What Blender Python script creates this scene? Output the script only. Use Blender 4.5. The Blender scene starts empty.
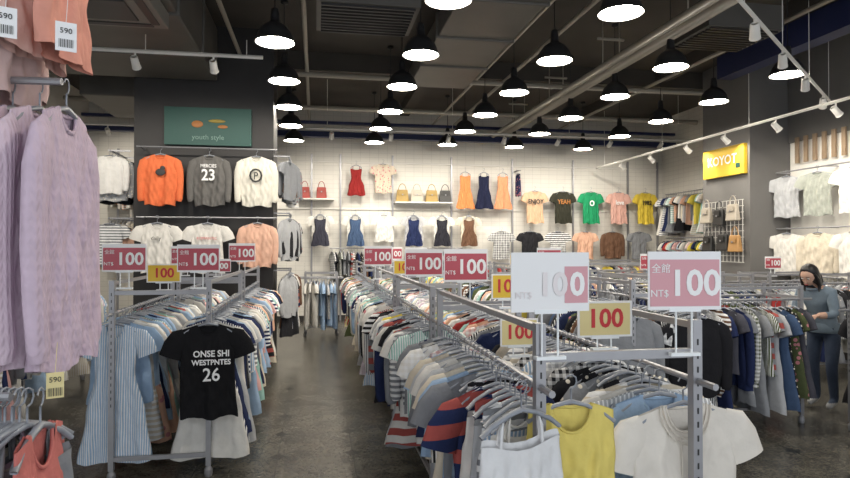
import bpy, math, random
from mathutils import Vector, Matrix
R = random.Random(7)
scene = bpy.context.scene
COL = scene.collection
# ------------------------------------------------------------ materials
def nmat(name):
    m = bpy.data.materials.new(name); m.use_nodes = True
    return m, m.node_tree.nodes, m.node_tree.links, m.node_tree.nodes['Principled BSDF']
def mat(name, col, rough=.6, metal=0., em=0., emcol=None, noise=0., nscale=8., bump=0.):
    m, N, L, b = nmat(name)
    c = (*col, 1)
    b.inputs['Base Color'].default_value = c
    b.inputs['Roughness'].default_value = rough
    b.inputs['Metallic'].default_value = metal
    if em:
        b.inputs['Emission Color'].default_value = (*(emcol or col), 1)
        b.inputs['Emission Strength'].default_value = em
    if noise or bump:
        tc = N.new('ShaderNodeTexCoord'); nz = N.new('ShaderNodeTexNoise')
        nz.inputs['Scale'].default_value = nscale; nz.inputs['Detail'].default_value = 4
        L.new(tc.outputs['Object'], nz.inputs['Vector'])
        if noise:
            mr = N.new('ShaderNodeMapRange'); mr.inputs['To Min'].default_value = 1-noise; mr.inputs['To Max'].default_value = 1+noise
            mx = N.new('ShaderNodeVectorMath'); mx.operation = 'SCALE'
            mx.inputs[0].default_value = col
            L.new(nz.outputs['Fac'], mr.inputs['Value']); L.new(mr.outputs[0], mx.inputs['Scale'])
            L.new(mx.outputs[0], b.inputs['Base Color'])
        if bump:
            bp = N.new('ShaderNodeBump'); bp.inputs['Strength'].default_value = bump; bp.inputs['Distance'].default_value = .02
            L.new(nz.outputs['Fac'], bp.inputs['Height']); L.new(bp.outputs[0], b.inputs['Normal'])
    return m
def math_node(N, L, op, a, b=None):
    n = N.new('ShaderNodeMath'); n.operation = op
    for i, x in enumerate((a, b)):
        if x is None: continue
        if isinstance(x, (int, float)): n.inputs[i].default_value = x
        else: L.new(x, n.inputs[i])
    return n.outputs[0]
def cloth(name, mode='plain', freq=20, second=(.85, .85, .85)):
    m, N, L, b = nmat(name)
    oi = N.new('ShaderNodeObjectInfo'); tc = N.new('ShaderNodeTexCoord')
    sx = N.new('ShaderNodeSeparateXYZ'); L.new(tc.outputs['Object'], sx.inputs[0])
    nz = N.new('ShaderNodeTexNoise'); nz.inputs['Scale'].default_value = 14; nz.inputs['Detail'].default_value = 3
    L.new(tc.outputs['Object'], nz.inputs['Vector'])
    col = oi.outputs['Color']
    if mode != 'plain' and mode != 'knit':
        if mode == 'h': f = math_node(N, L, 'GREATER_THAN', math_node(N, L, 'FRACT', math_node(N, L, 'MULTIPLY', sx.outputs['Z'], freq)), .5)
        elif mode == 'v': f = math_node(N, L, 'GREATER_THAN', math_node(N, L, 'FRACT', math_node(N, L, 'MULTIPLY', sx.outputs['X'], freq)), .6)
        elif mode == 'check':
            a = math_node(N, L, 'GREATER_THAN', math_node(N, L, 'FRACT', math_node(N, L, 'MULTIPLY', sx.outputs['X'], freq)), .5)
            c = math_node(N, L, 'GREATER_THAN', math_node(N, L, 'FRACT', math_node(N, L, 'MULTIPLY', sx.outputs['Z'], freq)), .5)
            f = math_node(N, L, 'MULTIPLY', math_node(N, L, 'ADD', a, c), .45)
        else:
            vo = N.new('ShaderNodeTexVoronoi'); vo.inputs['Scale'].default_value = freq
            L.new(tc.outputs['Object'], vo.inputs['Vector'])
            f = math_node(N, L, 'LESS_THAN', vo.outputs['Distance'], .32)
        mx = N.new('ShaderNodeMix'); mx.data_type = 'RGBA'
        L.new(f, mx.inputs[0]); L.new(col, mx.inputs[6]); mx.inputs[7].default_value = (*second, 1)
        col = mx.outputs[2]
    mr = N.new('ShaderNodeMapRange'); mr.inputs['To Min'].default_value = .85; mr.inputs['To Max'].default_value = 1.1
    L.new(nz.outputs['Fac'], mr.inputs['Value'])
    sc = N.new('ShaderNodeVectorMath'); sc.operation = 'SCALE'
    L.new(col, sc.inputs[0]); L.new(mr.outputs[0], sc.inputs['Scale']); L.new(sc.outputs[0], b.inputs['Base Color'])
    b.inputs['Roughness'].default_value = .9
    b.inputs['Specular IOR Level'].default_value = .2
    bp = N.new('ShaderNodeBump'); bp.inputs['Strength'].default_value = .5; bp.inputs['Distance'].default_value = .02
    if mode == 'knit':
        w = math_node(N, L, 'SINE', math_node(N, L, 'MULTIPLY', sx.outputs['X'], 300.))
        w2 = math_node(N, L, 'SINE', math_node(N, L, 'ADD', math_node(N, L, 'MULTIPLY', sx.outputs['Z'], 180.), math_node(N, L, 'MULTIPLY', w, 1.5)))
        hh = math_node(N, L, 'ADD', math_node(N, L, 'MULTIPLY', w, .10), math_node(N, L, 'MULTIPLY', w2, .06))
        hh = math_node(N, L, 'ADD', hh, nz.outputs['Fac'])
        L.new(hh, bp.inputs['Height'])
    else: L.new(nz.outputs['Fac'], bp.inputs['Height'])
    L.new(bp.outputs[0], b.inputs['Normal'])
    return m
CL = {'plain': cloth('cloth_plain'), 'h': cloth('cloth_stripe_h', 'h', 22), 'hw': cloth('cloth_stripe_wide', 'h', 9, (.36, .08, .07)),
      'v': cloth('cloth_stripe_v', 'v', 55), 'check': cloth('cloth_check', 'check', 25), 'dots': cloth('cloth_dots', 'dots', 30, (.75, .7, .6)),
      'flower': cloth('cloth_flower', 'dots', 16, (.5, .2, .22)), 'knit': cloth('cloth_knit', 'knit')}
M_hang = mat('hanger_grey_plastic', (.27, .29, .33), .35)
M_steel = mat('rack_painted_steel', (.34, .34, .36), .38, .5, noise=.08, nscale=20)
M_black = mat('black_metal', (.02, .02, .022), .45)
M_lampw = mat('lamp_inner', (.8, .78, .72), .4)
M_bulb = mat('lamp_diffuser', (1, .95, .85), .5, em=76, emcol=(1, .93, .81))
M_white = mat('white_paint', (.76, .74, .70), .6, noise=.05)
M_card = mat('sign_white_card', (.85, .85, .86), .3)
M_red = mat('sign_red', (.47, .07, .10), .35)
M_pink = mat('sign_glare_pink', (.66, .33, .37), .3)  # sign red with sunlight glare painted in, hence pink
M_yel = mat('sign_yellow', (.80, .53, .04), .4)
M_yelpale = mat('sign_pale_yellow', (.78, .66, .32), .4)
M_txtw = mat('text_white', (.9, .9, .9), .5)
M_txtf = mat('text_glare_pale', (.82, .77, .78), .5)  # lettering bleached by glare put into its colour
M_txtr = mat('text_red', (.6, .03, .04), .5)
M_txtk = mat('text_black', (.02, .02, .02), .6)
M_acr = mat('acrylic_stand', (.85, .88, .9), .15)
M_teal = mat('sign_teal', (.006, .070, .058), .5)
M_ora = mat('sign_orange', (.40, .15, .03), .5)
M_dark = mat('charcoal_panel', (.032, .030, .031), .6, noise=.2, nscale=3)
M_duct = mat('duct_grey', (.125, .118, .108), .5, .2, noise=.25, nscale=2)
M_ceil = mat('ceiling_dark', (.07, .062, .054), .85, noise=.25, nscale=1.5)
M_pipe = mat('pipe_grey', (.36, .33, .28), .5)
M_navy = mat('navy_beam', (.012, .02, .08), .5)
M_pillar = mat('pillar_concrete', (.16, .155, .15), .8, noise=.12, nscale=3, bump=.2)
M_wood = mat('wood_slat', (.28, .20, .13), .6, noise=.15, nscale=10)
M_tan = mat('bag_tan', (.40, .22, .08), .5)
M_bagy = mat('bag_mustard', (.35, .23, .06), .5)
M_bagk = mat('bag_black', (.02, .02, .02), .4)
M_bagw = mat('bag_grey_cream', (.45, .40, .33), .5)
M_bagr = mat('bag_red', (.30, .03, .02), .5)
# ------------------------------------------------------------ mesh builder
class MB:
    def __init__(s): s.v = []; s.f = []; s.m = []
    def box(s, c, d, m=0):
        x, y, z = c; a, b, e = d[0]/2, d[1]/2, d[2]/2; o = len(s.v)
        s.v += [(x+i*a, y+j*b, z+k*e) for i in (-1, 1) for j in (-1, 1) for k in (-1, 1)]
        for q in ((0, 1, 3, 2), (4, 6, 7, 5), (0, 4, 5, 1), (2, 3, 7, 6), (0, 2, 6, 4), (1, 5, 7, 3)):
            s.f.append(tuple(o+i for i in q)); s.m.append(m)
        return s
    def tube(s, pts, a, n=8, m=0, b=None, cap=True, ref=None):
        pts = [Vector(p) for p in pts]; k = len(pts); o = len(s.v)
        A = a if isinstance(a, (list, tuple)) else [a]*k
        B = A if b is None else (b if isinstance(b, (list, tuple)) else [b]*k)
        rf = ref or (Vector((0, 1, 0)) if max(abs((pts[i+1]-pts[i]).normalized().y) for i in range(k-1)) < .95 else Vector((1, 0, 0.01)))
        for i, p in enumerate(pts):
            d = (pts[min(i+1, k-1)]-pts[max(i-1, 0)]).normalized()
            sd = d.cross(rf).normalized(); up = sd.cross(d).normalized()
            for j in range(n):
                t = 2*math.pi*j/n
                s.v.append(tuple(p+sd*math.cos(t)*A[i]+up*math.sin(t)*B[i]))
        for i in range(k-1):
            for j in range(n):
                s.f.append((o+i*n+j, o+i*n+(j+1) % n, o+(i+1)*n+(j+1) % n, o+(i+1)*n+j)); s.m.append(m)
        if cap:
            s.f.append(tuple(o+j for j in range(n))); s.m.append(m)
            s.f.append(tuple(o+(k-1)*n+j for j in reversed(range(n)))); s.m.append(m)
        return s
    def lathe(s, prof, n=24, m=0, c=(0, 0, 0)):
        o = len(s.v)
        for r, z in prof:
            for j in range(n):
                t = 2*math.pi*j/n; s.v.append((c[0]+r*math.cos(t), c[1]+r*math.sin(t), c[2]+z))
        for i in range(len(prof)-1):
            for j in range(n):
                s.f.append((o+i*n+j, o+i*n+(j+1) % n, o+(i+1)*n+(j+1) % n, o+(i+1)*n+j)); s.m.append(m)
        return s
    def sphere(s, c, r, m=0, n=12, k=8):
        if not isinstance(r, (tuple, list)): r = (r, r, r)
        o = len(s.v)
        for i in range(k+1):
            p = math.pi*i/k
            for j in range(n):
                t = 2*math.pi*j/n
                s.v.append((c[0]+r[0]*math.sin(p)*math.cos(t), c[1]+r[1]*math.sin(p)*math.sin(t), c[2]+r[2]*math.cos(p)))
        for i in range(k):
            for j in range(n):
                s.f.append((o+i*n+j, o+(i+1)*n+j, o+(i+1)*n+(j+1) % n, o+i*n+(j+1) % n)); s.m.append(m)
        return s
    def mesh(s, name, mats, smooth=False):
        me = bpy.data.meshes.new(name); me.from_pydata(s.v, [], s.f)
        for x in mats: me.materials.append(x)
        me.polygons.foreach_set('material_index', s.m)
        me.polygons.foreach_set('use_smooth', [smooth]*len(s.f)); me.update()
        return me
def obj(name, me, loc=(0, 0, 0), rot=(0, 0, 0), parent=None, color=None):
    o = bpy.data.objects.new(name, me); COL.objects.link(o)
    o.location = loc; o.rotation_euler = rot
    if parent: o.parent = parent
    if color: o.color = (*color, 1)
    return o
def empty(name, loc=(0, 0, 0), rz=0):
    o = bpy.data.objects.new(name, None); COL.objects.link(o); o.location = loc; o.rotation_euler = (0, 0, rz); o.empty_display_size = .1
    return o
def bevel(o, w=.01, seg=2):
    md = o.modifiers.new('b', 'BEVEL'); md.width = w; md.segments = seg; md.limit_method = 'ANGLE'
TX = {}
def text(parent, s, size, loc, m, rot=(math.pi/2, 0, 0), bold=.0, name='lettering'):
    key = (s, size, m.name, bold)
    if key not in TX:
        c = bpy.data.curves.new(name, 'FONT'); c.body = s; c.size = size; c.align_x = 'CENTER'; c.align_y = 'CENTER'
        c.extrude = .0008; c.offset = bold; c.materials.append(m); c.resolution_u = 3; TX[key] = c
    return obj(name, TX[key], loc, rot, parent)
# ------------------------------------------------------------ garments
def lerpn(x, xs, ys):
    for i in range(len(xs)-1):
        if x <= xs[i+1]:
            t = (x-xs[i])/(xs[i+1]-xs[i]); t = t*t*(3-2*t); return ys[i]+(ys[i+1]-ys[i])*t
    return ys[-1]
def add_hanger(b, sw, m=1):
    b.tube([(0, 0, -.095), (0, 0, -.045)], .0035, 5, m)
    hk = [(.0, 0, -.045), (.014, 0, -.038), (.021, 0, -.022), (.018, 0, -.005), (.004, 0, .003), (-.012, 0, .0), (-.02, 0, -.012)]
    b.tube(hk, .003, 5, m)
    w = sw*.93
    b.tube([(-w, 0, -.165), (-w*.75, 0, -.135), (-w*.35, 0, -.105), (0, 0, -.092), (w*.35, 0, -.105), (w*.75, 0, -.135), (w, 0, -.165)],
           [.008, .009, .008, .009, .008, .009, .008], 6, m, b=[.012]*7)
KIND = {
 'tee':   dict(sw=.205, W=[.205, .20, .205, .215], L=.66, sl='short', T=.03, nd=.07),
 'tank':  dict(sw=.17, W=[.155, .165, .175, .185], L=.58, sl='none', T=.03, nd=.10),
 'sweat': dict(sw=.225, W=[.225, .245, .25, .215], L=.64, sl='long', T=.045, nd=.05),
 'tunic': dict(sw=.185, W=[.185, .19, .215, .24], L=.80, sl='long', T=.04, nd=.07),
 'blouse': dict(sw=.20, W=[.20, .215, .23, .25], L=.60, sl='short', T=.04, nd=.10),
 'dress': dict(sw=.165, W=[.165, .15, .21, .28], L=.92, sl='short', T=.04, nd=.09),
 'sling': dict(sw=.15, W=[.14, .135, .19, .25], L=.85, sl='strap', T=.035, nd=.06),
 'romper': dict(sw=.15, W=[.14, .12, .19, .22], L=.68, sl='strap', T=.04, nd=.06),
 'cami': dict(sw=.17, W=[.16, .17, .18, .20], L=.50, sl='strap', T=.03, nd=.06),
 'skirtd': dict(sw=.19, W=[.19, .16, .24, .30], L=1.0, sl='short', T=.05, nd=.10),
}
GC = {}
def gmesh(kind, cm='plain', seed=0, hi=False):
    key = (kind, cm, seed, hi)
    if key in GC: return GC[key]
    P = KIND[kind]; r = random.Random(seed*31+len(kind))
    nu, nv = (44, 40) if hi else (14, 11)
    sw, L, T = P['sw'], P['L'], P['T']; strap = P['sl'] == 'strap'
    nw = .075; ph = [r.uniform(0, 6.28) for _ in range(6)]; amp = .012
    b = MB(); grid = {}
    for side in (-1, 1):
        for j in range(nv+1):
            v = j/nv
            W = lerpn(v, [0, .33, .66, 1], P['W'])
            for i in range(nu+1):
                u = -1+2*i/nu
                if side == 1 and i in (0, nu): grid[(1, i, j)] = grid[(-1, i, j)]; continue
                x0 = u*P['W'][0]; ax = abs(x0)
                if strap: zt = -.20 - .02*math.cos(u*math.pi) + (.02 if side == 1 else 0) - .015*abs(u)
                elif ax < nw:
                    nd = P['nd'] if side == -1 else .015
                    zt = -.098-nd*math.sqrt(max(0, 1-(ax/nw)**2))
                else: zt = -.098-.30*(ax-nw)
                zb = -.1-L - .012*math.sin(u*5+ph[0])
                z = zt+(zb-zt)*v
                x = u*W + (.012*v*math.sin(ph[1]+v*4))
                th = (.012+(T-.012)*min(1, v*3))*math.sqrt(max(0, 1-abs(u)**3))
                fold = amp*(.25+v)*(math.sin(u*7+ph[2]+v*1.5)+.6*math.sin(u*13+ph[3]))
                if hi: fold += .004*math.sin(u*23+v*9+ph[4])+.004*math.sin(v*21+u*6+ph[5])+.0035*math.sin(u*17-v*26+ph[2])
                y = side*th+fold*min(1, v*3+.1)
                grid[(side, i, j)] = len(b.v); b.v.append((x, y, z))
        for j in range(nv):
            for i in range(nu):
                q = (grid[(side, i, j)], grid[(side, i+1, j)], grid[(side, i+1, j+1)], grid[(side, i, j+1)])
                b.f.append(q if side == 1 else q[::-1]); b.m.append(0)
    n = 16 if hi else 8
    for s in (-1, 1):
        if P['sl'] == 'short':
            b.tube([(s*(sw-.04), 0, -.175), (s*(sw+.005), 0, -.20), (s*(sw+.045), 0.004, -.25), (s*(sw+.07), 0.006, -.325)], [.055, .078, .08, .084], n, 0, b=[.012, .026, .03, .034], cap=False)
        elif P['sl'] == 'long':
            k = L/.64
            b.tube([(s*(sw-.04), 0, -.175), (s*(sw+.005), 0, -.21), (s*(sw+.035), .004, -.30), (s*(sw+.045), .006, -.42*k), (s*(sw+.045), .0, -.55*k), (s*(sw+.04), -.01, -.66*k), (s*(sw+.035), -.01, -.69*k)],
                   [.05, .066, .062, .055, .05, .048, .034], n, 0, b=[.012, .03, .036, .036, .034, .034, .026], cap=False)
        elif P['sl'] == 'strap':
            b.tube([(s*.085, -.004, -.22), (s*.08, -.004, -.15), (s*.07, 0, -.108), (s*.08, .01, -.15), (s*.085, .012, -.2)], .007, 5, 0, b=.004)
    if P['sl'] == 'long' or (hi and P['sl'] != 'strap'):
        pts = [(nw*math.cos(t), (-.014 if math.sin(t) < 0 else .012)*abs(math.sin(t)), -.1+(P['nd'] if math.sin(t) < 0 else .015)*-abs(math.sin(t))) for t in [2*math.pi*i/24 for i in range(25)]]
        b.tube(pts, .008 if P['sl'] == 'long' else .006, 6, 0, cap=False)
    add_hanger(b, sw, 1)
    me = b.mesh('garment_'+kind, [CL[cm], M_hang], True); GC[key] = me
    return me
W_ = (.74, .72, .68); CRM = (.66, .59, .48); GRY = (.24, .25, .27); LGR = (.45, .46, .48); DK = (.018, .018, .022); NAVY = (.02, .03, .09)
LBL = (.33, .46, .64); PNK = (.66, .38, .37); PCH = (.70, .42, .30); ORA = (.76, .18, .07); RED = (.36, .04, .04); YEL = (.75, .60, .10)
GRN = (.02, .28, .12); OLV = (.09, .11, .05); DEN = (.06, .10, .19); LAV = (.64, .51, .62); MINT = (.33, .55, .5); BRN = (.15, .08, .05)
PAL_LIGHT = [W_, W_, LBL, LBL, LGR, CRM, PNK, W_, LAV, GRY, NAVY, MINT, W_, PCH, DK]
PAL_MIX = [W_, GRY, LGR, W_, DK, NAVY, CRM, LBL, PNK, GRY, RED, LGR, PCH, GRY, OLV, DK, YEL, MINT]
PAL_DARK = [DK, NAVY, GRY, DK, BRN, DEN, GRY, (.08, .08, .1), OLV, LGR]
def fill(parent, x, y0, y1, z, step, pal, kinds, seed, base_rz=0., jit=5, smin=.85):
    r = random.Random(seed); y = y0
    while y < y1:
        k = r.choice(kinds); cm = r.choice(['plain']*7+['h', 'v', 'check', 'dots', 'flower', 'hw'][:r.choice([2, 4, 6])])
        c = r.choice(pal); f = r.uniform(.85, 1.1); c = tuple(min(.85, q*f) for q in c)
        s = r.uniform(smin, 1.02)
        o = obj('hanging_garment', gmesh(k, cm, r.randint(0, 2)), (x+r.uniform(-.008, .008), y, z), (r.uniform(-.05, .05), 0, base_rz+math.radians(r.gauss(0, jit))), parent, c)
        o.scale = (s, r.uniform(.8, 1.05), s)
        y += step*r.uniform(.75, 1.3)
RK = {}
def rack(x, y, W, L, rz=0, pal=PAL_MIX, kinds=('tee', 'tee', 'blouse', 'dress', 'sweat'), seed=1, h=1.43, rail=1.22, step=.062, sides=(-1, 1), y0=.0, bar=1.31):
    e = empty('clothing_rack', (x, y, 0), rz)
    key = (W, L, h, rail, bar)
    if key not in RK:
        b = MB(); p = .036
        for i in (-1, 1):
            for j in (0, L):
                b.box((i*W/2, j, h/2+.04), (p, p, h-.08))
                b.lathe([(0, 0.0), (.025, 0.0), (.03, .02), (.03, .05), (.012, .08), (0, .08)], 12, 0, (i*W/2, j, 0))
            b.tube([(i*W/2, -.12, rail-.012), (i*W/2, L+.12, rail-.012)], .0125, 8, 0, ref=Vector((0, 0, 1)))
            b.box((i*W/2, L/2, .16), (.025, L, .025))
            b.box((i*W/2, L/2, h-.02), (.024, L, .024))
            for q in range(17):
                b.box((i*W/2, -p/2-.0008, .55+q*.05), (.006, .0016, .022), 1)
        for j in (0, L):
            b.box((0, j, bar), (W, .026, .032)); b.box((0, j, .16), (W, .025, .03))
        RK[key] = b.mesh('rack_frame', [M_steel, M_black])
    obj('frame', RK[key], parent=e)
    for i in sides:
        fill(e, i*W/2, (y0[0] if i < 0 else y0[1]) if isinstance(y0, tuple) else y0+.03, L-.02, rail, step, pal, kinds, seed*10+i)
    return e
def price_sign(x, y, z, kind='red', w=.29, h=.20, rz=0, leg=.16, num='100'):
    e = empty('price_sign', (x, y, z), rz)
    b = MB(); b.box((0, 0, 0), (w, .005, h), 0)
    face = {'red': M_red, 'glare_pink': M_pink, 'glare': M_card, 'yellow': M_yel, 'pale': M_yelpale}[kind]
    if kind in ('red', 'glare_pink'): b.box((0, -.0035, -.008), (w*.95, .002, h*.80), 1)
    elif kind == 'glare': b.box((w*.33, -.0035, -.01), (w*.30, .002, h*.62), 1)  # glare painted as bare white card, pink left only at the right
    else: b.box((0, -.0035, 0), (w*.92, .002, h*.88), 1)
    for s in (-.03, .03):
        b.tube([(s, .006, -h*.3), (s, .006, -h/2-leg)], .004, 6, 2)
    b.box((0, .006, -h/2-leg), (.11, .03, .012), 2); b.box((0, .002, -h/2), (.12, .014, .014), 2)
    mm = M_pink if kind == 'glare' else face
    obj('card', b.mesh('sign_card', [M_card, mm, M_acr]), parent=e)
    y_ = -.006
    if kind in ('red', 'glare_pink'):
        text(e, num, h*.62, (w*.13, y_, -h*.06), M_txtw, bold=.003*w/.29)
        text(e, 'NT$', h*.17, (-w*.35, y_, -h*.22), M_txtw)
        text(e, '全館', h*.17, (-w*.33, y_, h*.20), M_txtw)
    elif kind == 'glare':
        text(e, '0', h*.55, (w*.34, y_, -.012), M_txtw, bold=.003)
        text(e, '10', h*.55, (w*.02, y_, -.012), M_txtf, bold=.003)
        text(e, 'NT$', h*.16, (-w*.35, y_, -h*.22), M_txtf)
    else: text(e, '100', h*.72, (0, y_, 0), M_txtr, bold=.003*w/.29)
    return e
# ------------------------------------------------------------ shell
def simple(name, boxes, mats, loc=(0, 0, 0), bev=0):
    b = MB()
    for q in boxes: b.box(q[0], q[1], q[2] if len(q) > 2 else 0)
    o = obj(name, b.mesh(name, mats), loc)
    if bev: bevel(o, bev)
    return o
m, N, L, bs = nmat('floor_polished_stone')
tc = N.new('ShaderNodeTexCoord'); sx = N.new('ShaderNodeSeparateXYZ'); L.new(tc.outputs['Object'], sx.inputs[0])
nz = N.new('ShaderNodeTexNoise'); nz.inputs['Scale'].default_value = 3.5; nz.inputs['Detail'].default_value = 9; nz.inputs['Roughness'].default_value = .75
L.new(tc.outputs['Object'], nz.inputs['Vector'])
n2 = N.new('ShaderNodeTexNoise'); n2.inputs['Scale'].default_value = 34; n2.inputs['Detail'].default_value = 5; n2.inputs['Roughness'].default_value = .8
L.new(tc.outputs['Object'], n2.inputs['Vector'])
cr = N.new('ShaderNodeValToRGB'); cr.color_ramp.elements[0].position = .40; cr.color_ramp.elements[0].color = (.020, .019, .016, 1)
cr.color_ramp.elements[1].position = .61; cr.color_ramp.elements[1].color = (.15, .138, .112, 1)
fm = math_node(N, L, 'ADD', math_node(N, L, 'MULTIPLY', nz.outputs['Fac'], .4), math_node(N, L, 'MULTIPLY', n2.outputs['Fac'], .6))
L.new(fm, cr.inputs[0])
T_ = .6
fx = math_node(N, L, 'SUBTRACT', math_node(N, L, 'FRACT', math_node(N, L, 'DIVIDE', sx.outputs['X'], T_)), .5)
fy = math_node(N, L, 'SUBTRACT', math_node(N, L, 'FRACT', math_node(N, L, 'DIVIDE', sx.outputs['Y'], T_)), .5)
ax = math_node(N, L, 'ABSOLUTE', fx); ay = math_node(N, L, 'ABSOLUTE', fy)
dia = math_node(N, L, 'LESS_THAN', math_node(N, L, 'ADD', ax, ay), .12)
gro = math_node(N, L, 'LESS_THAN', math_node(N, L, 'MINIMUM', ax, ay), .008)
k = math_node(N, L, 'MAXIMUM', math_node(N, L, 'MULTIPLY', dia, .9), math_node(N, L, 'MULTIPLY', gro, .6))
mx = N.new('ShaderNodeMix'); mx.data_type = 'RGBA'; L.new(k, mx.inputs[0]); L.new(cr.outputs[0], mx.inputs[6]); mx.inputs[7].default_value = (.009, .009, .008, 1)
L.new(mx.outputs[2], bs.inputs['Base Color']); bs.inputs['Roughness'].default_value = .27
M_floor = m
m, N, L, bs = nmat('wall_white_brick')
tc = N.new('ShaderNodeTexCoord'); sx = N.new('ShaderNodeSeparateXYZ'); L.new(tc.outputs['Object'], sx.inputs[0])
cx = N.new('ShaderNodeCombineXYZ'); L.new(math_node(N, L, 'ADD', sx.outputs['X'], sx.outputs['Y']), cx.inputs[0]); L.new(sx.outputs['Z'], cx.inputs[1])
br = N.new('ShaderNodeTexBrick'); br.inputs['Scale'].default_value = 2.4; br.inputs['Mortar Size'].default_value = .008; br.offset = 0
br.inputs['Color1'].default_value = (.76, .735, .68, 1); br.inputs['Color2'].default_value = (.73, .705, .655, 1); br.inputs['Mortar'].default_value = (.58, .56, .52, 1)
L.new(cx.outputs[0], br.inputs['Vector']); L.new(br.outputs['Color'], bs.inputs['Base Color']); bs.inputs['Roughness'].default_value = .7
M_brick = m
YB = 14.2; CH = 4.9
simple('floor', [((1.8, 6.4, -.05), (14.4, 17, .1))], [M_floor])
simple('ceiling', [((1.8, 6.4, CH+.05), (14.4, 17, .1))], [M_ceil])
simple('wall_back', [((1.8, YB+.1, CH/2), (14, .2, CH))], [M_brick])
simple('wall_left', [((-4.9, 6.6, CH/2), (.2, 15.2, CH))], [M_white])
simple('wall_right', [((7.84, 3.95, CH/2), (.2, 10.0, CH))], [M_white])
simple('wall_right_rear', [((8.7, 12.2, CH/2), (.2, 4.0, CH))], [M_brick])
simple('pillar', [((7.8, 9.58, CH/2), (1.6, 1.23, CH))], [M_pillar])
simple('baseboard_back', [((1.8, YB-.015, .06), (13.4, .03, .12))], [M_dark])
simple('baseboard_right', [((7.725, 3.95, .06), (.03, 10, .12))], [M_dark])
simple('wall_right_upper_panel', [((7.72, 4.0, 4.15), (.03, 9.9, 1.5))], [M_pillar])
b = MB()
for y in (3.2, 6.0, 10.4): b.box((1.8, y, 4.75), (13.2, .3, .3))
for x in (-2.6, 2.0, 6.2): b.box((x, 6.5, 4.8), (.22, 15, .2))
obj('ceiling_beams', b.mesh('ceiling_beams', [M_ceil]))
b = MB(); b.box((-2.95, 6.2, 4.45), (3.1, 6.0, .75))
for y in (3.8, 5.2, 6.6, 8.0): b.box((-2.95, y, 4.45), (3.16, .06, .81))
b.box((-2.6, 11.4, 4.35), (2.2, 1.8, .5))
o = obj('air_duct', b.mesh('air_duct', [M_duct])); bevel(o, .02)
b = MB(); b.box((1.95, 6.6, 4.42), (.95, 6.4, .28))
for y in (3.8, 5.0, 6.2, 7.4, 8.6): b.box((1.95, y, 4.42), (1.01, .05, .33))
o = obj('flat_air_duct', b.mesh('flat_duct', [M_duct])); bevel(o, .015)
b = MB(); b.box((.55, 6.9, 4.42), (1.1, .9, .34))
for i in range(10): b.box((.55, 6.5+i*.09, 4.24), (1.0, .03, .03), 1)
obj('air_conditioner', b.mesh('air_conditioner', [M_duct, M_black]))
b = MB(); b.box((-1.95, 6.1, 3.98), (.95, .95, .16), 0); b.box((-1.95, 6.1, 3.895), (.5, .5, .02), 1)
for s in (-1, 1):
    b.box((-1.95+s*.38, 6.1, 3.897), (.08, .7, .015), 1); b.box((-1.95, 6.1+s*.38, 3.897), (.7, .08, .015), 1)
o = obj('air_conditioner', b.mesh('cassette', [mat('unit_grey', (.22, .21, .19), .5), M_black])); bevel(o, .012)
b = MB(); b.box((-1.6, 9.62, 4.05), (1.7, .35, .3)); b.box((-1.6, 9.44, 4.05), (1.6, .02, .24), 1)
for i in range(6): b.box((-1.6, 9.42, 3.95+i*.04), (1.6, .03, .008), 0)
obj('wall_air_vent', b.mesh('wall_air_vent', [M_duct, M_black]))
b = MB(); b.box((5.05, 6.9, 4.45), (1.0, .8, .3))
for i in range(10): b.box((5.05, 6.55+i*.08, 4.29), (.9, .03, .03), 1)
obj('air_conditioner', b.mesh('air_conditioner3', [M_duct, M_black]))
b = MB()
b.tube([(3.95, 1, 4.2), (3.95, 14.1, 4.2)], .05, 10); b.tube([(4.2, 1, 4.25), (4.2, 14.1, 4.25)], .08, 10)
b.tube([(-.15, 3, 4.55), (-.15, 14.1, 4.55)], .03, 8); b.tube([(-1.1, 3, 4.5), (-1.1, 14.1, 4.5)], .03, 8); b.tube([(3.2, 3, 4.55), (3.2, 14.1, 4.55)], .03, 8)
b.tube([(2.65, 3, 4.5), (2.65, 14.1, 4.5)], .025, 8); b.tube([(5.75, 3, 4.5), (5.75, 14.1, 4.5)], .03, 8)
b.tube([(-1.2, 10.0, 4.45), (8.5, 10.0, 4.45)], .04, 8); b.tube([(-4.7, 12.6, 4.5), (8.5, 12.6, 4.5)], .05, 8)
for y in range(2, 14, 2):
    b.box((4.07, y, 4.6), (.4, .03, .03)); b.box((3.95, y, 4.55), (.012, .012, .7)); b.box((4.2, y, 4.55), (.012, .012, .6))
o = obj('ceiling_pipes', b.mesh('ceiling_pipes', [M_pipe], True))
b = MB(); b.box((1.9, 13.5, 4.12), (13.2, .16, .12)); b.box((1.9, 13.5, 4.38), (13.2, .1, .06))
b.box((6.35, 4.2, 4.5), (.25, 9, .35)); b.box((6.95, 4.9, 4.75), (.2, 9, .2))
obj('steel_beams', b.mesh('steel_beams', [M_navy]))
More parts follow.
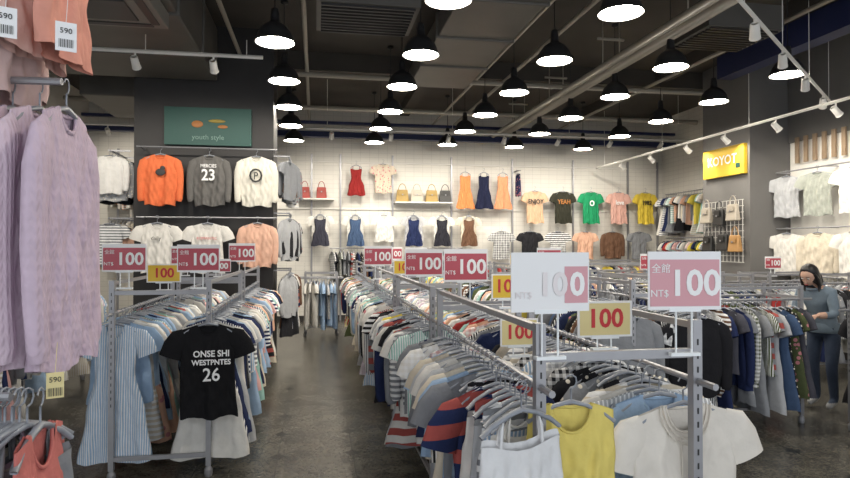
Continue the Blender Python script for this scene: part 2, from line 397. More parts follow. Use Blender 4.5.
# lamps
b = MB()
b.lathe([(.0, .36), (.035, .36), (.045, .30), (.05, .22), (.085, .20), (.13, .165), (.17, .11), (.195, .04), (.203, 0), (.209, 0)], 28, 0)
b.lathe([(.203, 0.001), (.19, .04), (.165, .105), (.125, .155), (.08, .19), (0, .2)], 28, 1)
b.lathe([(0, .012), (.12, .012), (.178, .03), (.185, .036)], 28, 2)
b.tube([(0, 0, .36), (0, 0, 1.04)], .006, 6, 0); b.lathe([(0, 1.05), (.05, 1.05), (.05, 1.02), (0, 1.0)], 12, 0)
ME_L = b.mesh('pendant', [M_black, M_lampw, M_bulb], True)
for ix, x in enumerate((-.42, 1.16, 2.74, 4.22, 5.83)):
    for iy, y in enumerate((5.25, 6.75, 8.2, 9.7, 11.2, 12.75)):
        if iy == 0 and ix in (0, 3, 4): continue
        if (ix, iy) == (0, 1): y = 6.65
        obj('pendant_lamp', ME_L, (x+R.uniform(-.03, .03), y+R.uniform(-.04, .04), 3.84))
for x, y in ((.6, 2.6), (3.2, 2.7), (5.9, 3.4)):
    obj('pendant_lamp', ME_L, (x, y, 3.84))
def track(name, p0, p1, spots, aim, power=60, top=CH):
    p0 = Vector(p0); p1 = Vector(p1); e = empty(name, p0)
    d = p1-p0; b = MB()
    b.tube([(0, 0, 0), tuple(d)], .022, 4, 0, ref=Vector((0, 0, 1)))
    for t in (.05, .35, .65, .95):
        q = d*t; b.tube([tuple(q), (q.x, q.y, top-p0.z)], .005, 4, 0)
    obj('rail', b.mesh('rail', [M_white]), parent=e)
    for t in spots:
        q = d*t; a = Vector(aim).normalized(); h = MB()
        h.tube([(q.x, q.y, q.z), (q.x, q.y, q.z-.1)], .012, 6, 0)
        c = Vector((q.x, q.y, q.z-.12))
        h.tube([tuple(c-a*.07), tuple(c-a*.06), tuple(c+a*.05), tuple(c+a*.08)], [.03, .04, .045, .05], 12, 0, cap=True, ref=Vector((0, 0, 1)))
        obj('spot_head', h.mesh('spot_head', [M_white], True), parent=e)
        l = bpy.data.lights.new('spot', 'SPOT'); l.energy = power; l.spot_size = math.radians(95); l.spot_blend = .7; l.color = (1, .92, .79); l.shadow_soft_size = .04
        lo = obj('spot_light', l, tuple(c+a*.1), parent=e); lo.rotation_euler = a.to_track_quat('-Z', 'Y').to_euler()
track('track_light', (-.2, 11.9, 3.95), (8.0, 11.9, 3.95), (.06, .2, .34, .48, .62, .76, .9), (0, 1.9, -1.3), 78)
track('track_light', (-4.2, 7.2, 3.85), (-.6, 7.2, 3.85), (.12, .35, .62, .85), (0, 1.6, -1.2), 52, 4.04)
track('track_light', (-4.5, 12.2, 3.95), (-1.0, 12.2, 3.95), (.2, .7), (0, 1.9, -1.1), 80, 4.1)
track('track_light', (6.55, 5.6, 3.55), (6.55, 13.6, 3.55), (.15, .28, .42, .55, .7, .85), (1, .1, -.8), 30)
track('track_light', (3.4, 4.5, 3.75), (7.3, 7.65, 3.75), (.12, .35, .6, .85), (.5, .6, -.8), 55)
# ------------------------------------------------------------ clothes on racks
PAL_A = [LBL, W_, LGR, W_, PNK, CRM, MINT, GRY, LBL, W_, PCH, DK, NAVY]
ea = rack(-1.115, 4.77, .67, 1.9, pal=PAL_A, kinds=('dress', 'tee', 'skirtd', 'tee', 'blouse'), seed=3, y0=.24, h=1.45, bar=1.36)
rack(-1.115, 6.95, .67, 1.75, pal=PAL_LIGHT, kinds=('dress', 'tee', 'tee', 'blouse'), seed=4)
def hang(parent, kind, cm, col, loc, rz=0, name='front_garment', seed=0, scale=1):
    o = obj(name, gmesh(kind, cm, seed, True), loc, (0, 0, rz), parent, col); o.scale = (scale,)*3; return o
tb = hang(ea, 'tee', 'plain', (.012, .012, .014), (.335+.01, -.09, 1.23), .06, 'black_graphic_tee')
tb.scale = (.94, 1, 1.02)
for s, sz, z in (('ONSE SHI', .062, -.30), ('WESTPNTES', .052, -.36), ('26', .13, -.45)):
    text(tb, s, sz, (.03, -.064, z), M_txtw, bold=.0015)
hang(ea, 'skirtd', 'v', (.36, .50, .68), (-.335, .075, 1.22), -.05, 'striped_shirt_dress').scale = (.88, .7, 1)
for x_, y_, kd, cm, c in ((-.335, .19, 'blouse', 'plain', LBL), (-.335, .26, 'tee', 'plain', W_), (.335, .06, 'skirtd', 'plain', W_), (.335, .16, 'dress', 'v', NAVY)):
    hang(ea, kd, cm, c, (x_, y_, 1.22), 0).scale = (.95, .7, 1)
KB = ('tee', 'blouse', 'tee', 'cami', 'sweat', 'dress')
eb = rack(1.07, 2.05, .60, 1.75, pal=[W_, LGR, GRY, CRM, LBL, NAVY, LGR, DK, GRY, PNK, GRY, DK], kinds=('tee', 'blouse', 'tank', 'cami'), seed=11, step=.06, y0=(.5, .36))
rack(1.07, 4.05, .60, 1.75, pal=PAL_MIX, kinds=KB, seed=12)
rack(1.07, 6.05, .60, 1.75, pal=PAL_LIGHT, kinds=KB, seed=13)
rack(1.07, 8.05, .60, 1.75, pal=PAL_MIX, kinds=KB, seed=14)
rack(1.07, 10.05, .60, 1.75, pal=PAL_MIX, kinds=KB, seed=15)
bl = hang(eb, 'blouse', 'plain', (.76, .71, .64), (.30, .075, 1.20), .08, 'lace_collar_blouse', 2); bl.scale = (1.05, .75, 1)
b = MB()
for r_ in range(3):
    q = 1+.2*r_
    b.tube([((.075*q)*math.cos(t), -.010-.022*abs(math.sin(t))-.004*r_, -.10-.10*q*abs(math.sin(t))+.003*math.cos(i*3.14)) for i, t in enumerate([math.pi+math.pi*i/44 for i in range(45)])], .0032, 5, 0)
for i in range(6): b.sphere((0, -.052, -.25-i*.055), (.005, .003, .005), 0)
for sx_ in (-.03, .03): b.tube([(sx_, -.036, -.21), (sx_, -.050, -.30), (sx_*1.1, -.052, -.5)], .0025, 4, 0)
obj('lace_trim', b.mesh('lace', [mat('lace_cream', (.74, .68, .60), .8)], True), (0, 0, 0), (0, 0, 0), bl)
hang(eb, 'cami', 'plain', (.74, .74, .75), (-.40, -.10, 1.25), .3, 'white_camisole', 1)
hang(eb, 'tank', 'plain', (.78, .64, .18), (-.30+.13, .03, 1.235), -.12, 'yellow_tank_top', 2)
for i, (kd, cm, c, rz) in enumerate((('cami', 'plain', W_, .35), ('cami', 'v', LBL, .3), ('tank', 'h', GRY, .4), ('cami', 'plain', LGR, .25), ('tank', 'hw', NAVY, .42), ('cami', 'plain', W_, .3), ('tee', 'hw', NAVY, .33))):
    hang(eb, kd, cm, c, (-.30-.03, .05+i*.062, 1.22), rz, seed=i % 3)
for y_, kd, cm, c in ((.19, 'tunic', 'plain', LBL), (.26, 'tee', 'v', LGR), (.32, 'tee', 'plain', W_)):
    hang(eb, kd, cm, c, (.27, y_, 1.21), -.02, seed=1).scale = (1, .7, 1)
rack(2.75, 4.5, .57, 1.75, pal=PAL_DARK, kinds=KB, seed=21)
rack(2.75, 6.5, .57, 1.75, pal=PAL_MIX, kinds=KB, seed=22)
rack(2.75, 8.5, .57, 1.75, pal=PAL_DARK, kinds=KB, seed=23)
rack(2.75, 10.5, .57, 1.75, pal=PAL_MIX, kinds=KB, seed=24)
rack(3.35, 5.45, .5, 1.25, -math.pi/2, pal=PAL_DARK, kinds=('dress', 'tee', 'dress', 'tunic'), seed=25, h=1.32, rail=1.2, bar=1.2)
rack(3.75, 7.3, .57, 1.75, -math.pi/2, pal=PAL_DARK, kinds=('dress', 'tunic', 'tee'), seed=26, h=1.35)
rack(5.75, 7.3, .57, 1.2, -math.pi/2, pal=PAL_MIX, kinds=KB, seed=27, h=1.35)
rack(4.0, 9.4, .57, 1.75, -math.pi/2, pal=PAL_MIX, kinds=KB, seed=28)
rack(4.6, 11.4, .57, 1.75, -math.pi/2, pal=PAL_MIX, kinds=KB, seed=31)
rack(-3.0, 4.6, .57, 1.75, pal=PAL_MIX, kinds=KB, seed=32)
rack(-3.2, 6.7, .57, 1.75, pal=PAL_LIGHT, kinds=KB, seed=33)
rack(-.2, 12.1, .5, .6, -math.pi/2, pal=[W_, LGR, CRM, LBL], kinds=('tee', 'dress'), seed=34, h=1.2, rail=1.1, bar=1.05)
# signs
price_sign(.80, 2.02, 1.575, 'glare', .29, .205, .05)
price_sign(1.31, 2.02, 1.575, 'glare_pink', .275, .21, -.08)  # red sign in strong sunlight, its overexposure painted as pale pink
price_sign(1.15, 2.32, 1.405, 'pale', .235, .145, 0, .05)
price_sign(.95, 3.85, 1.575, 'red', .29, .21)
price_sign(.80, 4.55, 1.575, 'red')
price_sign(.63, 6.3, 1.6, 'red', leg=.14)
price_sign(.86, 6.0, 1.49, 'yellow', .22, .14, leg=.04)
price_sign(1.02, 3.0, 1.26, 'pale', .2, .14, 0, .05)
price_sign(1.12, 3.5, 1.46, 'yellow', .2, .15, 0, .05)
price_sign(.86, 8.1, 1.58, 'red', leg=.12)
price_sign(1.3, 8.0, 1.58, 'red', leg=.12)
price_sign(1.25, 10.0, 1.58, 'red', leg=.12)
price_sign(2.6, 6.6, 1.58, 'red', leg=.12)
price_sign(2.9, 8.6, 1.5, 'yellow', .24, .15, leg=.1)
price_sign(4.2, 7.2, 1.5, 'red', leg=.1)
price_sign(6.0, 7.25, 1.48, 'red', .24, .16, leg=.1)
price_sign(-1.36, 4.74, 1.615, 'red', .3, .2, leg=.12)
price_sign(-.85, 4.74, 1.61, 'red', .3, .2, leg=.12)
price_sign(-1.15, 5.0, 1.49, 'yellow', .25, .14, leg=.06)
price_sign(-.80, 7.0, 1.63, 'red', .28, .2, leg=.12)
price_sign(-1.03, 6.9, 1.49, 'red', .25, .14, leg=.05)
price_sign(-1.4, 7.0, 1.6, 'red', .28, .2, leg=.12)
# ------------------------------------------------------------ left rear pillar display
simple('display_pillar', [((-1.585, 9.75, CH/2), (1.93, .9, CH))], [M_dark])
sg = empty('shop_sign', (-1.53, 9.26, 3.42))
b = MB(); b.box((0, 0, 0), (1.2, .06, .54), 0)
b.sphere((-.15, -.035, .03), (.08, .008, .05), 1); b.sphere((.12, -.035, .08), (.12, .008, .025), 2); b.sphere((.20, -.035, 0), (.07, .008, .025), 1)
o = obj('panel', b.mesh('teal_panel', [M_teal, M_ora, mat('dull_yellow', (.3, .22, .03), .5)], False), parent=sg)
text(sg, 'youth style', .10, (0, -.045, -.16), mat('text_dull', (.20, .34, .30), .5))
def wall_bar(name, p, w, rz=0, d=.25):
    e = empty(name, p, rz); b = MB()
    b.tube([(-w/2, -d, 0), (w/2, -d, 0)], .012, 8)
    for s in (-w/2+.05, 0, w/2-.05): b.box((s, -d/2, 0), (.02, d, .02))
    obj('bar', b.mesh('bar', [M_steel]), parent=e); return e
wall_bar('wall_hang_rail', (-1.5, 9.3, 3.08), 1.9); wall_bar('wall_hang_rail', (-1.5, 9.3, 2.10), 1.9)
def feat(name, kind, cm, col, x, y, z, rz=0, s=1, seed=0, sx_=1., parent=None):
    o = obj(name, gmesh(kind, cm, seed, True), (x, y, z), (0, 0, rz), parent, col); o.scale = (s*sx_, s, s); return o
o = feat('orange_sweatshirt', 'sweat', 'plain', ORA, -2.13, 9.03, 3.08, 0, 1.1, 1, .86)
b = MB(); b.sphere((0, 0, 0), (.07, .004, .045), 0); b.sphere((.03, 0, .05), (.035, .004, .03), 0)
obj('print', b.mesh('print', [M_dark], True), (0.02, -.075, -.33), parent=o)
o = feat('grey_sweatshirt', 'sweat', 'plain', (.14, .135, .13), -1.48, 9.03, 3.08, 0, 1.1, 2, .86)
text(o, '23', .2, (0, -.075, -.36), M_txtw, bold=.004); text(o, 'MERCIES', .06, (0, -.075, -.24), M_txtw, bold=.001)
o = feat('cream_sweatshirt', 'sweat', 'plain', (.74, .71, .63), -.84, 9.03, 3.08, 0, 1.1, 0, .86)
text(o, 'O', .26, (0, -.075, -.36), M_txtk); text(o, 'P', .14, (0, -.075, -.36), M_txtk)
o = feat('white_graphic_tee', 'tee', 'plain', W_, -2.17, 9.03, 2.12, 0, 1.05); text(o, 'daily', .07, (0, -.06, -.3), M_txtk)
o = feat('white_graphic_tee', 'tee', 'plain', W_, -1.5, 9.03, 2.12, 0, 1.05, 1); text(o, 'ROMANTIC', .05, (0, -.06, -.3), M_txtr)
feat('peach_sweatshirt', 'sweat', 'plain', (.72, .44, .33), -.82, 9.03, 2.12, 0, .98, 1, .92)
def siderail(name, loc, length, rz, pal, kinds, seed, step=.07, brz=0., side=1):
    e = empty(name, loc, rz); b = MB(); b.tube([(0, 0, -.012), (0, length, -.012)], .012, 8, ref=Vector((0, 0, 1)))
    for y in (.04, length-.04): b.box((.14*side, y, -.012), (.28, .02, .02))
    obj('rail', b.mesh('rail', [M_steel]), parent=e); fill(e, 0, .05, length, 0, step, pal, kinds, seed, smin=.8, base_rz=brz); return e
PD = [DK, GRY, NAVY, LGR, DK, W_, BRN]
a60 = math.radians(62)
siderail('side_hung_clothes', (-.40, 9.35, 3.05), .85, 0, PD, ('sweat', 'tee'), 41, .08, a60, -1)
siderail('side_hung_clothes', (-.40, 9.35, 2.2), .85, 0, [W_, LGR, PNK, GRY, DK], ('sweat', 'tee'), 42, .08, a60, -1)
siderail('side_hung_clothes', (-.40, 9.35, 1.35), .85, 0, PD, ('sweat', 'dress'), 43, .08, a60, -1)
siderail('side_hung_clothes', (-2.85, 9.2, 3.05), .8, 0, PD, ('sweat', 'sweat'), 44, .09)
siderail('side_hung_clothes', (-2.85, 9.2, 2.1), .8, 0, [CRM, PCH, GRY, W_, DK], ('sweat', 'tee'), 45, .09)
# ------------------------------------------------------------ back wall display
b = MB()
for x in (-4.2, -3.3, -.1, .55, 1.75, 3.15, 4.65, 6.2, 7.65, 8.45): b.box((x, YB-.03, 1.9), (.04, .04, 3.8))
for z in (2.55, 3.62): b.box((3.0, YB-.02, z), (11, .03, .03), 1)
obj('wall_display_uprights', b.mesh('uprights', [M_steel, M_white]))
b = MB(); b.box((2.45, YB-.17, 2.70), (1.35, .34, .03)); b.box((2.45, YB-.17, 2.66), (1.3, .02, .05)); b.box((-.05, YB-.17, 2.75), (.9, .34, .03))
obj('wall_shelf', b.mesh('wall_shelf', [M_white]))
def handbag(x, y, z, m, w=.26, h=.2, rz=0, hook=False):
    e = empty('handbag', (x, y, z), rz)
    b = MB(); b.box((0, 0, h/2), (w, .1, h)); me = b.mesh('body', [m])
    for v in me.vertices:
        if v.co.z > h*.6: v.co.x *= .82; v.co.y *= .5
    o = obj('body', me, parent=e); bevel(o, .018, 3)
    b = MB(); b.tube([(w*.3*math.cos(t), 0, h*.95+h*.55*math.sin(t)) for t in [math.pi*i/12 for i in range(13)]], .008, 6)
    b.box((0, -.05, h*.72), (w*.55, .012, h*.3)); b.box((0, -.058, h*.6), (.03, .01, .03), 1)
    if hook: b.tube([(0, .06, h*1.5), (0, -.02, h*1.48), (0, -.025, h*1.55)], .005, 5, 1)
    obj('handle', b.mesh('handle', [m, M_steel]), parent=e)
    return e
for x, mm in ((1.96, M_bagy), (2.30, M_bagw), (2.65, M_bagy), (2.97, M_bagk)): handbag(x, YB-.17, 2.716, mm, .30, .28)
for x, mm in ((-.25, M_bagr), (.12, M_bagr)): handbag(x, YB-.17, 2.766, mm, .24, .26)
YF = 13.9
up = [('red_romper', 'romper', 'plain', (.24, .02, .02), .89, 3.62), ('cream_top', 'tee', 'flower', (.58, .50, .40), 1.5, 3.66),
      ('orange_slip_dress', 'sling', 'plain', (.66, .24, .09), 3.42, 3.52), ('navy_slip_dress', 'sling', 'plain', (.012, .015, .04), 3.87, 3.52), ('peach_slip_dress', 'sling', 'plain', (.66, .28, .15), 4.33, 3.52)]
for n_, k_, c_, col, x, z in up: feat(n_, k_, c_, col, x, YF, z, 0, 1.0, 0, .92)
for n_, col, x, t_, tm in (('peach_graphic_tee', (.66, .44, .29), 5.12, 'ENJOY', M_txtk), ('olive_graphic_tee', (.035, .035, .025), 5.83, 'YEAH', M_ora), ('green_graphic_tee', GRN, 6.54, 'o', M_txtw), ('pink_graphic_tee', (.68, .40, .34), 7.26, 'love', M_txtw), ('yellow_graphic_tee', (.72, .54, .07), 7.97, '1982', M_txtk)):
    o = feat(n_, 'tee', 'plain', col, x, YF, 3.12, 0, 1.16, 0, .855); text(o, t_, .13 if t_ != 'o' else .25, (0, -.06, -.32), tm, bold=.003)
low = [('tee', W_, 'romper', (.05, .05, .07), .09), ('tee', W_, 'romper', DEN, .87), ('blouse', W_, None, None, 1.52), ('blouse', (.5, .5, .52), 'romper', NAVY, 2.2), ('tee', W_, 'romper', (.03, .03, .04), 2.86), ('tee', CRM, 'romper', BRN, 3.5)]
for k_, col, k2, c2, x in low:
    o = feat('layered_outfit' if k2 else 'white_blouse', k_, 'plain', col, x, YF, 2.5, 0, 1., 0, .92)
    if k2: feat('pinafore_dress', k2, 'plain', c2, 0, -.05, -.02, 0, 1.0, parent=o)
for i, (k_, c_, col, x) in enumerate((('tee', 'plain', DK, 5.0), ('tee', 'h', DK, 5.7), ('tee', 'plain', PCH, 6.4), ('sweat', 'plain', BRN, 7.1), ('tee', 'plain', GRY, 7.8), ('tee', 'check', DK, 4.3))):
    feat('wall_tee', k_, c_, col, x, YF, 2.14, 0, 1.0, i % 3)
for i, x in enumerate((.3, 2.0)):
    siderail('side_hung_clothes', (x, YF-.02, 1.66), 1.35, -math.pi/2, PAL_DARK+[W_], ('tee', 'blouse'), 60+i, .08, 0, -1)
for i, x in enumerate((3.7, 5.3, 6.9)):
    siderail('side_hung_clothes', (x, YF-.02, 1.30), 1.35, -math.pi/2, PAL_MIX, ('tee', 'blouse'), 63+i, .08, 0, -1)
siderail('side_hung_clothes', (4.66, YF+.02, 3.5), .12, -math.pi/2, [DK, NAVY, GRY, BRN], ('tank', 'cami'), 72, .08, 0, -1)
for i, x in enumerate((-4.3, -3.4)):
    siderail('side_hung_clothes', (x, YF, 3.2), .8, -math.pi/2, [W_, OLV, LGR, W_, PCH], ('tee', 'sweat'), 80+i, .09, 0, -1)
    siderail('side_hung_clothes', (x, YF, 2.3), .8, -math.pi/2, [W_, LGR, W_, CRM, GRY], ('tee', 'sweat'), 83+i, .09, 0, -1)
siderail('side_hung_clothes', (8.33, 10.8, 2.95), 2.8, 0, PAL_MIX, ('tee', 'dress'), 90, .10)
siderail('side_hung_clothes', (8.33, 10.8, 1.9), 2.8, 0, PAL_MIX, ('tee', 'dress'), 91, .10)
sg = empty('shop_sign', (6.96, 9.55, 3.15), -math.pi/2)
b = MB(); b.box((0, 0, 0), (1.08, .07, .50), 0); b.box((-.4, -.04, .1), (.10, .01, .08), 1); b.box((.4, -.04, -.1), (.10, .01, .08), 2)
o = obj('panel', b.mesh('yellow_panel', [M_yel, M_ora, M_teal]), parent=sg); bevel(o, .015)
text(sg, 'KOYOT', .22, (0, -.05, .02), M_txtw, bold=.004)
e = empty('grid_panel', (6.93, 9.55, 1.95), -math.pi/2); b = MB()
for i in range(11): b.box((-.5+i*.1, 0, 0), (.008, .008, 1.05))
for i in range(11): b.box((0, 0, -.52+i*.104), (1.05, .008, .008))
obj('grid', b.mesh('grid', [M_white]), parent=e)
for dy, z, mm in ((-.35, 2.1, M_bagw), (0, 2.05, M_bagk), (.35, 2.12, M_bagw), (-.3, 1.6, M_bagk), (.1, 1.62, M_bagk), (.4, 1.6, M_tan)):
    handbag(6.86, 9.55-dy, z, mm, .28, .28, -math.pi/2, True)
wall_bar('wall_hang_rail', (7.74, 8.0, 2.9), 2.0, -math.pi/2); wall_bar('wall_hang_rail', (7.74, 8.0, 1.98), 2.0, -math.pi/2)
for y, c, k_ in ((8.72, LGR, 'tee'), (8.1, (.36, .38, .34), 'tee'), (7.45, W_, 'tee')):
    feat('wall_tee', k_, 'plain', c, 7.47, y, 2.92, -math.pi/2+.35, 1.0)
for y, c, k_ in ((8.72, W_, 'tee'), (8.1, CRM, 'sweat'), (7.45, W_, 'tee')):
    feat('wall_tee', k_, 'plain', c, 7.47, y, 2.0, -math.pi/2+.35, 1.0, 1)
siderail('side_hung_clothes', (7.45, 5.4, 1.25), 3.2, 0, PAL_DARK+[W_, LGR], ('tee', 'dress'), 95, .09)
siderail('side_hung_clothes', (7.45, 5.4, 2.9), 1.6, 0, [W_, LGR, GRY], ('tee',), 96, .10)
b = MB()
for i in range(7): b.box((0, -.55+i*.18, 0), (.03, .07, .42))
obj('wood_slat_panel', b.mesh('slats', [M_wood]), (7.68, 8.2, 3.25))
# ------------------------------------------------------------ left foreground stand
e = empty('display_stand', (0, 0, 0)); b = MB()
b.tube([(-1.7, 2.16, 3.048), (-.80, 2.10, 3.048)], .012, 8)
b.tube([(-1.7, 2.16, 2.218), (-.79, 2.10, 2.218)], .012, 8)
b.tube([(-1.7, 1.86, 1.318), (-.76, 1.72, 1.318)], .012, 8)
for y in (1.8, 2.2): b.box((-1.7, y, 1.6), (.04, .04, 3.2))
b.box((-1.7, 2.0, .04), (.5, .6, .06)); b.box((-1.7, 2.0, 3.15), (.04, .40, .04)); b.box((-1.7, 2.0, 2.218), (.04, .4, .03)); b.box((-1.7, 2.0, 1.318), (.04, .4, .03))
obj('frame', b.mesh('stand_frame', [M_steel]), parent=e)
def rowf(z, items, x0, dx, yb, sc=.86):
    for i, (k_, cm, c, a) in enumerate(items):
        x = x0+dx*i
        o = hang(e, k_, cm, c, (x, yb-(x+.7)*.06, z), math.radians(a), 'hanging_garment', i % 3)
        o.scale = (sc, .85, 1)
LV2 = (.69, .56, .65)
rowf(2.23, [('tunic', 'knit', LAV, 88), ('tunic', 'knit', LV2, 84), ('tunic', 'plain', (.66, .53, .63), 92), ('tunic', 'knit', LV2, 84), ('tunic', 'plain', LAV, 90), ('tunic', 'plain', (.72, .62, .67), 84), ('tunic', 'plain', LV2, 90), ('tunic', 'plain', LAV, 84)], -.785, -.08, 2.12)
rowf(3.06, [('tee', 'plain', (.78, .36, .28), 88), ('tee', 'plain', (.74, .48, .42), 84), ('tunic', 'plain', (.68, .50, .48), 86), ('tunic', 'plain', (.68, .52, .52), 82), ('tunic', 'plain', (.66, .48, .5), 86), ('tunic', 'plain', (.68, .54, .52), 82)], -.80, -.085, 2.12)
rowf(1.33, [('tank', 'plain', (.60, .19, .17), 90), ('cami', 'plain', GRY, 66), ('cami', 'plain', W_, 62), ('cami', 'plain', LAV, 68), ('cami', 'plain', GRY, 64), ('cami', 'plain', W_, 66), ('cami', 'plain', DK, 64), ('cami', 'plain', DK, 68), ('cami', 'plain', LGR, 66), ('cami', 'plain', DK, 66), ('cami', 'plain', GRY, 66)], -.70, -.032, 1.74, .9)
hb = MB(); add_hanger(hb, .2, 0); HM = hb.mesh('empty_hanger', [M_hang], True)
rh = random.Random(5)
for i in range(18):
    x = -.745-i*.018
    obj('empty_hanger', HM, (x, 1.727-(x+.7)*.12, 1.334), (0, rh.uniform(-.04, .04), math.radians(68+rh.uniform(-9, 9))), e)
def tag(x, y, z, m, w=.05, h=.078, rz=.4, t='590'):
    g = empty('price_tag', (x, y, z), rz); b = MB(); b.box((0, 0, 0), (w, .001, h)); b.tube([(0, 0, h/2), (.005, .01, h/2+.08)], .0008, 4)
    obj('card', b.mesh('tag', [m]), parent=g); text(g, t, .02, (0, -.002, .015), M_txtk)
    b = MB()
    for i in range(9): b.box((-.016+i*.004, -.0015, -.018), (.0012 + .001*(i % 2), .001, .022))
    obj('barcode', b.mesh('barcode', [M_txtk]), parent=g)
tag(-.83, 1.70, 2.25, M_card); tag(-.78, 1.72, 2.27, M_card); tag(-.66, 1.78, 2.26, M_card)
tag(-.70, 1.83, 1.32, M_yelpale, .042, .07)
# ------------------------------------------------------------ shopper
M_skin = mat('skin', (.55, .34, .25), .55); M_hair = mat('hair_black', (.012, .010, .010), .4)
M_denim = mat('denim_shirt', (.16, .21, .26), .85, noise=.15, nscale=30); M_jean = mat('jeans', (.03, .045, .08), .85, noise=.15, nscale=30)
M_shoe = mat('shoe', (.4, .4, .4), .6); M_lip = mat('lips', (.4, .1, .09), .5); M_eyew = mat('eye_white', (.7, .7, .7), .3)
def skin_obj(name, pts, edges, radii, root, sub=2):
    me = bpy.data.meshes.new(name); me.from_pydata(pts, edges, [])
    o = bpy.data.objects.new(name, me); COL.objects.link(o)
    md = o.modifiers.new('s', 'SKIN'); md.use_smooth_shade = True
    for i, r_ in enumerate(radii):
        sv = me.skin_vertices[0].data[i]; sv.radius = r_ if isinstance(r_, tuple) else (r_, r_); sv.use_root = (i == root)
    sb = o.modifiers.new('u', 'SUBSURF'); sb.levels = sub; sb.render_levels = sub
    dg = bpy.context.evaluated_depsgraph_get(); dg.update()
    m2 = bpy.data.meshes.new_from_object(o.evaluated_get(dg)); bpy.data.objects.remove(o)
    return m2
def _m(me):
    me.materials.append(M_skin)
    for p in me.polygons: p.use_smooth = True
    return me
def person(loc, rz):
    P = empty('shopper_woman', loc, rz)
    J = [(0, 0, .88), (0, -.04, 1.0), (0, -.095, 1.12), (0, -.14, 1.22), (0, -.18, 1.285), (0, -.225, 1.335),
         (-.15, -.14, 1.215), (-.20, -.18, 1.00), (-.15, -.38, 1.06), (.15, -.14, 1.215), (.20, -.16, 1.00), (.13, -.36, 1.00),
         (-.09, 0, .80), (-.095, -.03, .46), (-.095, .03, .10), (-.1, -.11, .045), (.09, 0, .80), (.10, -.05, .46), (.10, .0, .10), (.11, -.14, .045)]
    E = [(0, 1), (1, 2), (2, 3), (3, 4), (4, 5), (3, 6), (6, 7), (7, 8), (3, 9), (9, 10), (10, 11), (0, 12), (12, 13), (13, 14), (14, 15), (0, 16), (16, 17), (17, 18), (18, 19)]
    Rr = [(.14, .11), (.13, .10), (.145, .105), (.115, .085), (.048, .048), (.042, .042), (.066, .064), (.05, .05), (.03, .03), (.066, .064), (.05, .05), (.03, .03),
          (.088, .088), (.06, .06), (.042, .042), (.035, .03), (.088, .088), (.06, .06), (.042, .042), (.035, .03)]
    me = skin_obj('body', J, E, Rr, 0)
    for m_ in (M_skin, M_denim, M_jean, M_shoe): me.materials.append(m_)
    for p in me.polygons:
        c = p.center; k = 1
        if c.z < .09: k = 3
        elif c.z < .84: k = 2
        elif c.z > 1.265 and abs(c.x) < .1: k = 0
        elif c.y < -.28 and abs(c.x) > .08 and c.z < 1.13: k = 0
        p.material_index = k; p.use_smooth = True
    obj('body', me, parent=P)
    for s, wr in ((-1, (-.15, -.38, 1.06)), (1, (.13, -.36, 1.00))):
        w = Vector(wr); q = lambda x, y, z: tuple(w+Vector((x*-s, y, z)))
        pts = [q(0, .01, 0), q(0, -.04, -.005), q(0, -.075, -.012)]; ed = [(0, 1), (1, 2)]; rd = [(.026, .018), (.036, .015), (.036, .013)]
        obj('palm', _m(skin_obj('palm', pts, ed, rd, 1)), parent=P)
        for i, (fx, ln) in enumerate(((-.028, .062), (-.009, .072), (.010, .068), (.028, .052))):
            f = [q(fx, -.06, -.012), q(fx, -.06-ln*.45, -.02), q(fx, -.06-ln*.75, -.045), q(fx*.9, -.06-ln*.8, -.075)]
            obj('finger_%d' % (i+1), _m(skin_obj('finger', f, [(0, 1), (1, 2), (2, 3)], [.009, .0088, .008, .007], 0)), parent=P)
        f = [q(.024, -.02, -.008), q(.052, -.045, -.018), q(.056, -.075, -.035)]
        obj('thumb', _m(skin_obj('thumb', f, [(0, 1), (1, 2)], [.012, .010, .009], 0)), parent=P)
    H = empty('head', (0, -.255, 1.395)); H.parent = P; H.rotation_euler = (math.radians(30), 0, 0)
    b = MB(); b.sphere((0, 0, 0), (.072, .09, .105), 0, 28, 20)
    me = b.mesh('head', [M_skin], True)
    for v in me.vertices:
        x, y, z = v.co
        if z < 0: v.co.x *= 1-.35*(-z/.105)**1.3; v.co.y = y*(1-.12*(-z/.105)) - .012*(-z/.105)
        if y < -.05 and abs(z-.008) < .02 and .012 < abs(x) < .05: v.co.y += .006
        if y < -.06 and abs(x) < .013 and -.04 < z < .015: v.co.y -= .012
        if y < -.06 and -.065 < z < -.045 and abs(x) < .03: v.co.y -= .004
    obj('skull', me, parent=H)
    b = MB()
    for s in (-1, 1):
        b.sphere((s*.03, -.077, .008), (.013, .008, .008), 0); b.sphere((s*.03, -.084, .006), (.006, .003, .006), 1)
        b.tube([(s*.014, -.083, .028), (s*.03, -.085, .033), (s*.047, -.074, .028)], .003, 5, 1)
        b.sphere((s*.073, .01, -.005), (.009, .018, .028), 3)
    b.tube([(0, -.086, .012), (0, -.095, -.012), (0, -.105, -.028), (0, -.09, -.036)], [.007, .009, .012, .008], 8, 3)
    b.sphere((0, -.090, -.056), (.022, .007, .006), 2)
    obj('face_features', b.mesh('face', [M_eyew, M_hair, M_lip, M_skin], True), parent=H)
    b = MB(); n, kk = 32, 22
    for i in range(kk+1):
        t = i/kk
        for j in range(n):
            a = 2*math.pi*j/n; fr = max(0., -math.sin(a))
            pmax = math.pi*(.62-.34*fr**.7)
            p = pmax*t; x = .080*math.sin(p)*math.cos(a); y = .012+.097*math.sin(p)*math.sin(a); z = .012+.104*math.cos(p)
            back = max(0., math.sin(a))
            if t > .7: z -= (t-.7)/.3*(.03+.13*max(back, abs(math.cos(a))*.8)); x *= 1-.1*(t-.7)/.3
            b.v.append((x, y, z))
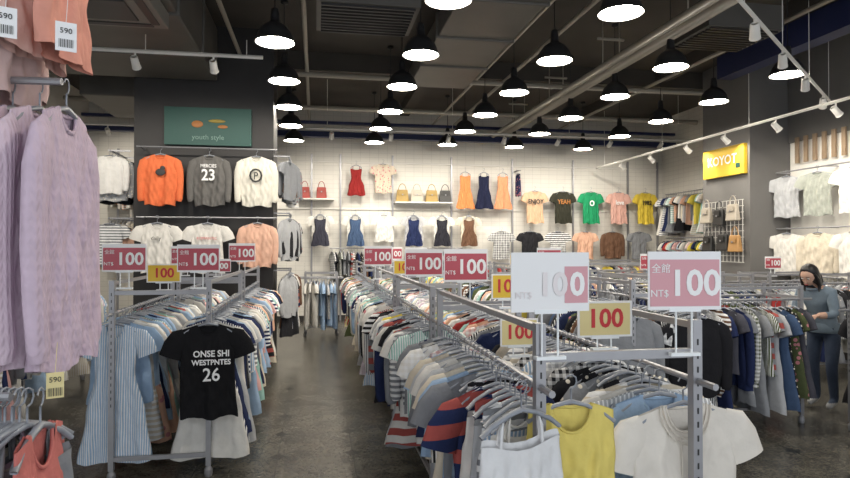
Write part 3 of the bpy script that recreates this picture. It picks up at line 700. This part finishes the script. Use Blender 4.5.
    for i in range(kk):
        for j in range(n):
            b.f.append((i*n+j, (i+1)*n+j, (i+1)*n+(j+1) % n, i*n+(j+1) % n)); b.m.append(0)
    hm = obj('hair', b.mesh('hair', [M_hair], True), parent=H)
    sd = hm.modifiers.new('t', 'SOLIDIFY'); sd.thickness = .012; sd.offset = 0
    b = MB(); b.tube([(0, .07, .0), (0, .095, -.06), (0, .10, -.13), (0, .09, -.2)], [.055, .062, .055, .02], 14, 0, b=[.03, .03, .028, .012])
    for s in (-1, 1): b.tube([(s*.066, -.02, .03), (s*.080, -.012, -.03), (s*.082, -.02, -.10), (s*.07, -.04, -.17)], [.016, .02, .02, .008], 8, 0)
    obj('hair_lengths', b.mesh('hair_lengths', [M_hair], True), parent=H)
    b = MB(); b.tube([(.065*math.cos(t), -.17+.06*math.sin(t), 1.27+.02*math.sin(t)) for t in [2*math.pi*i/20 for i in range(21)]], .014, 6, 0, cap=False, ref=Vector((0, 0, 1)))
    b.lathe([(.148, 0), (.155, -.03), (.165, -.10), (.162, -.102)], 24, 0, (0, 0, .90))
    me = b.mesh('shirt_trim', [M_denim], True)
    for v in me.vertices:
        if v.co.z < 1.1: v.co.y *= .84
    obj('shirt_trim', me, parent=P)
person((5.25, 5.62, 0), math.radians(-72))
# rack with dark clothes at the right edge
e = rack(4.86, 4.72, .36, .9, -math.pi/2, pal=[DK, DK, LBL, DK], kinds=('dress', 'tee'), seed=51, h=1.2, rail=1.12, bar=1.1, y0=.12)
hang(e, 'dress', 'plain', DK, (.18, .06, 1.12), 0).scale = (.9, .8, .95)
hang(e, 'tee', 'plain', (.22, .28, .34), (.18, -.02, 1.12), 0).scale = (.85, .9, .7)
# ------------------------------------------------------------ world, camera
w = bpy.data.worlds.new('w'); scene.world = w; w.use_nodes = True
bg = w.node_tree.nodes['Background']; bg.inputs[0].default_value = (.90, .95, 1, 1); bg.inputs[1].default_value = 1.5
cam = bpy.data.cameras.new('cam'); cam.lens = 26; cam.sensor_width = 36; cam.clip_start = .05
co = bpy.data.objects.new('camera', cam); COL.objects.link(co); co.location = (0, 0, 1.7)
co.rotation_euler = (math.radians(90.65), 0, math.radians(-10.07)); scene.camera = co
scene.view_settings.view_transform = 'Standard'
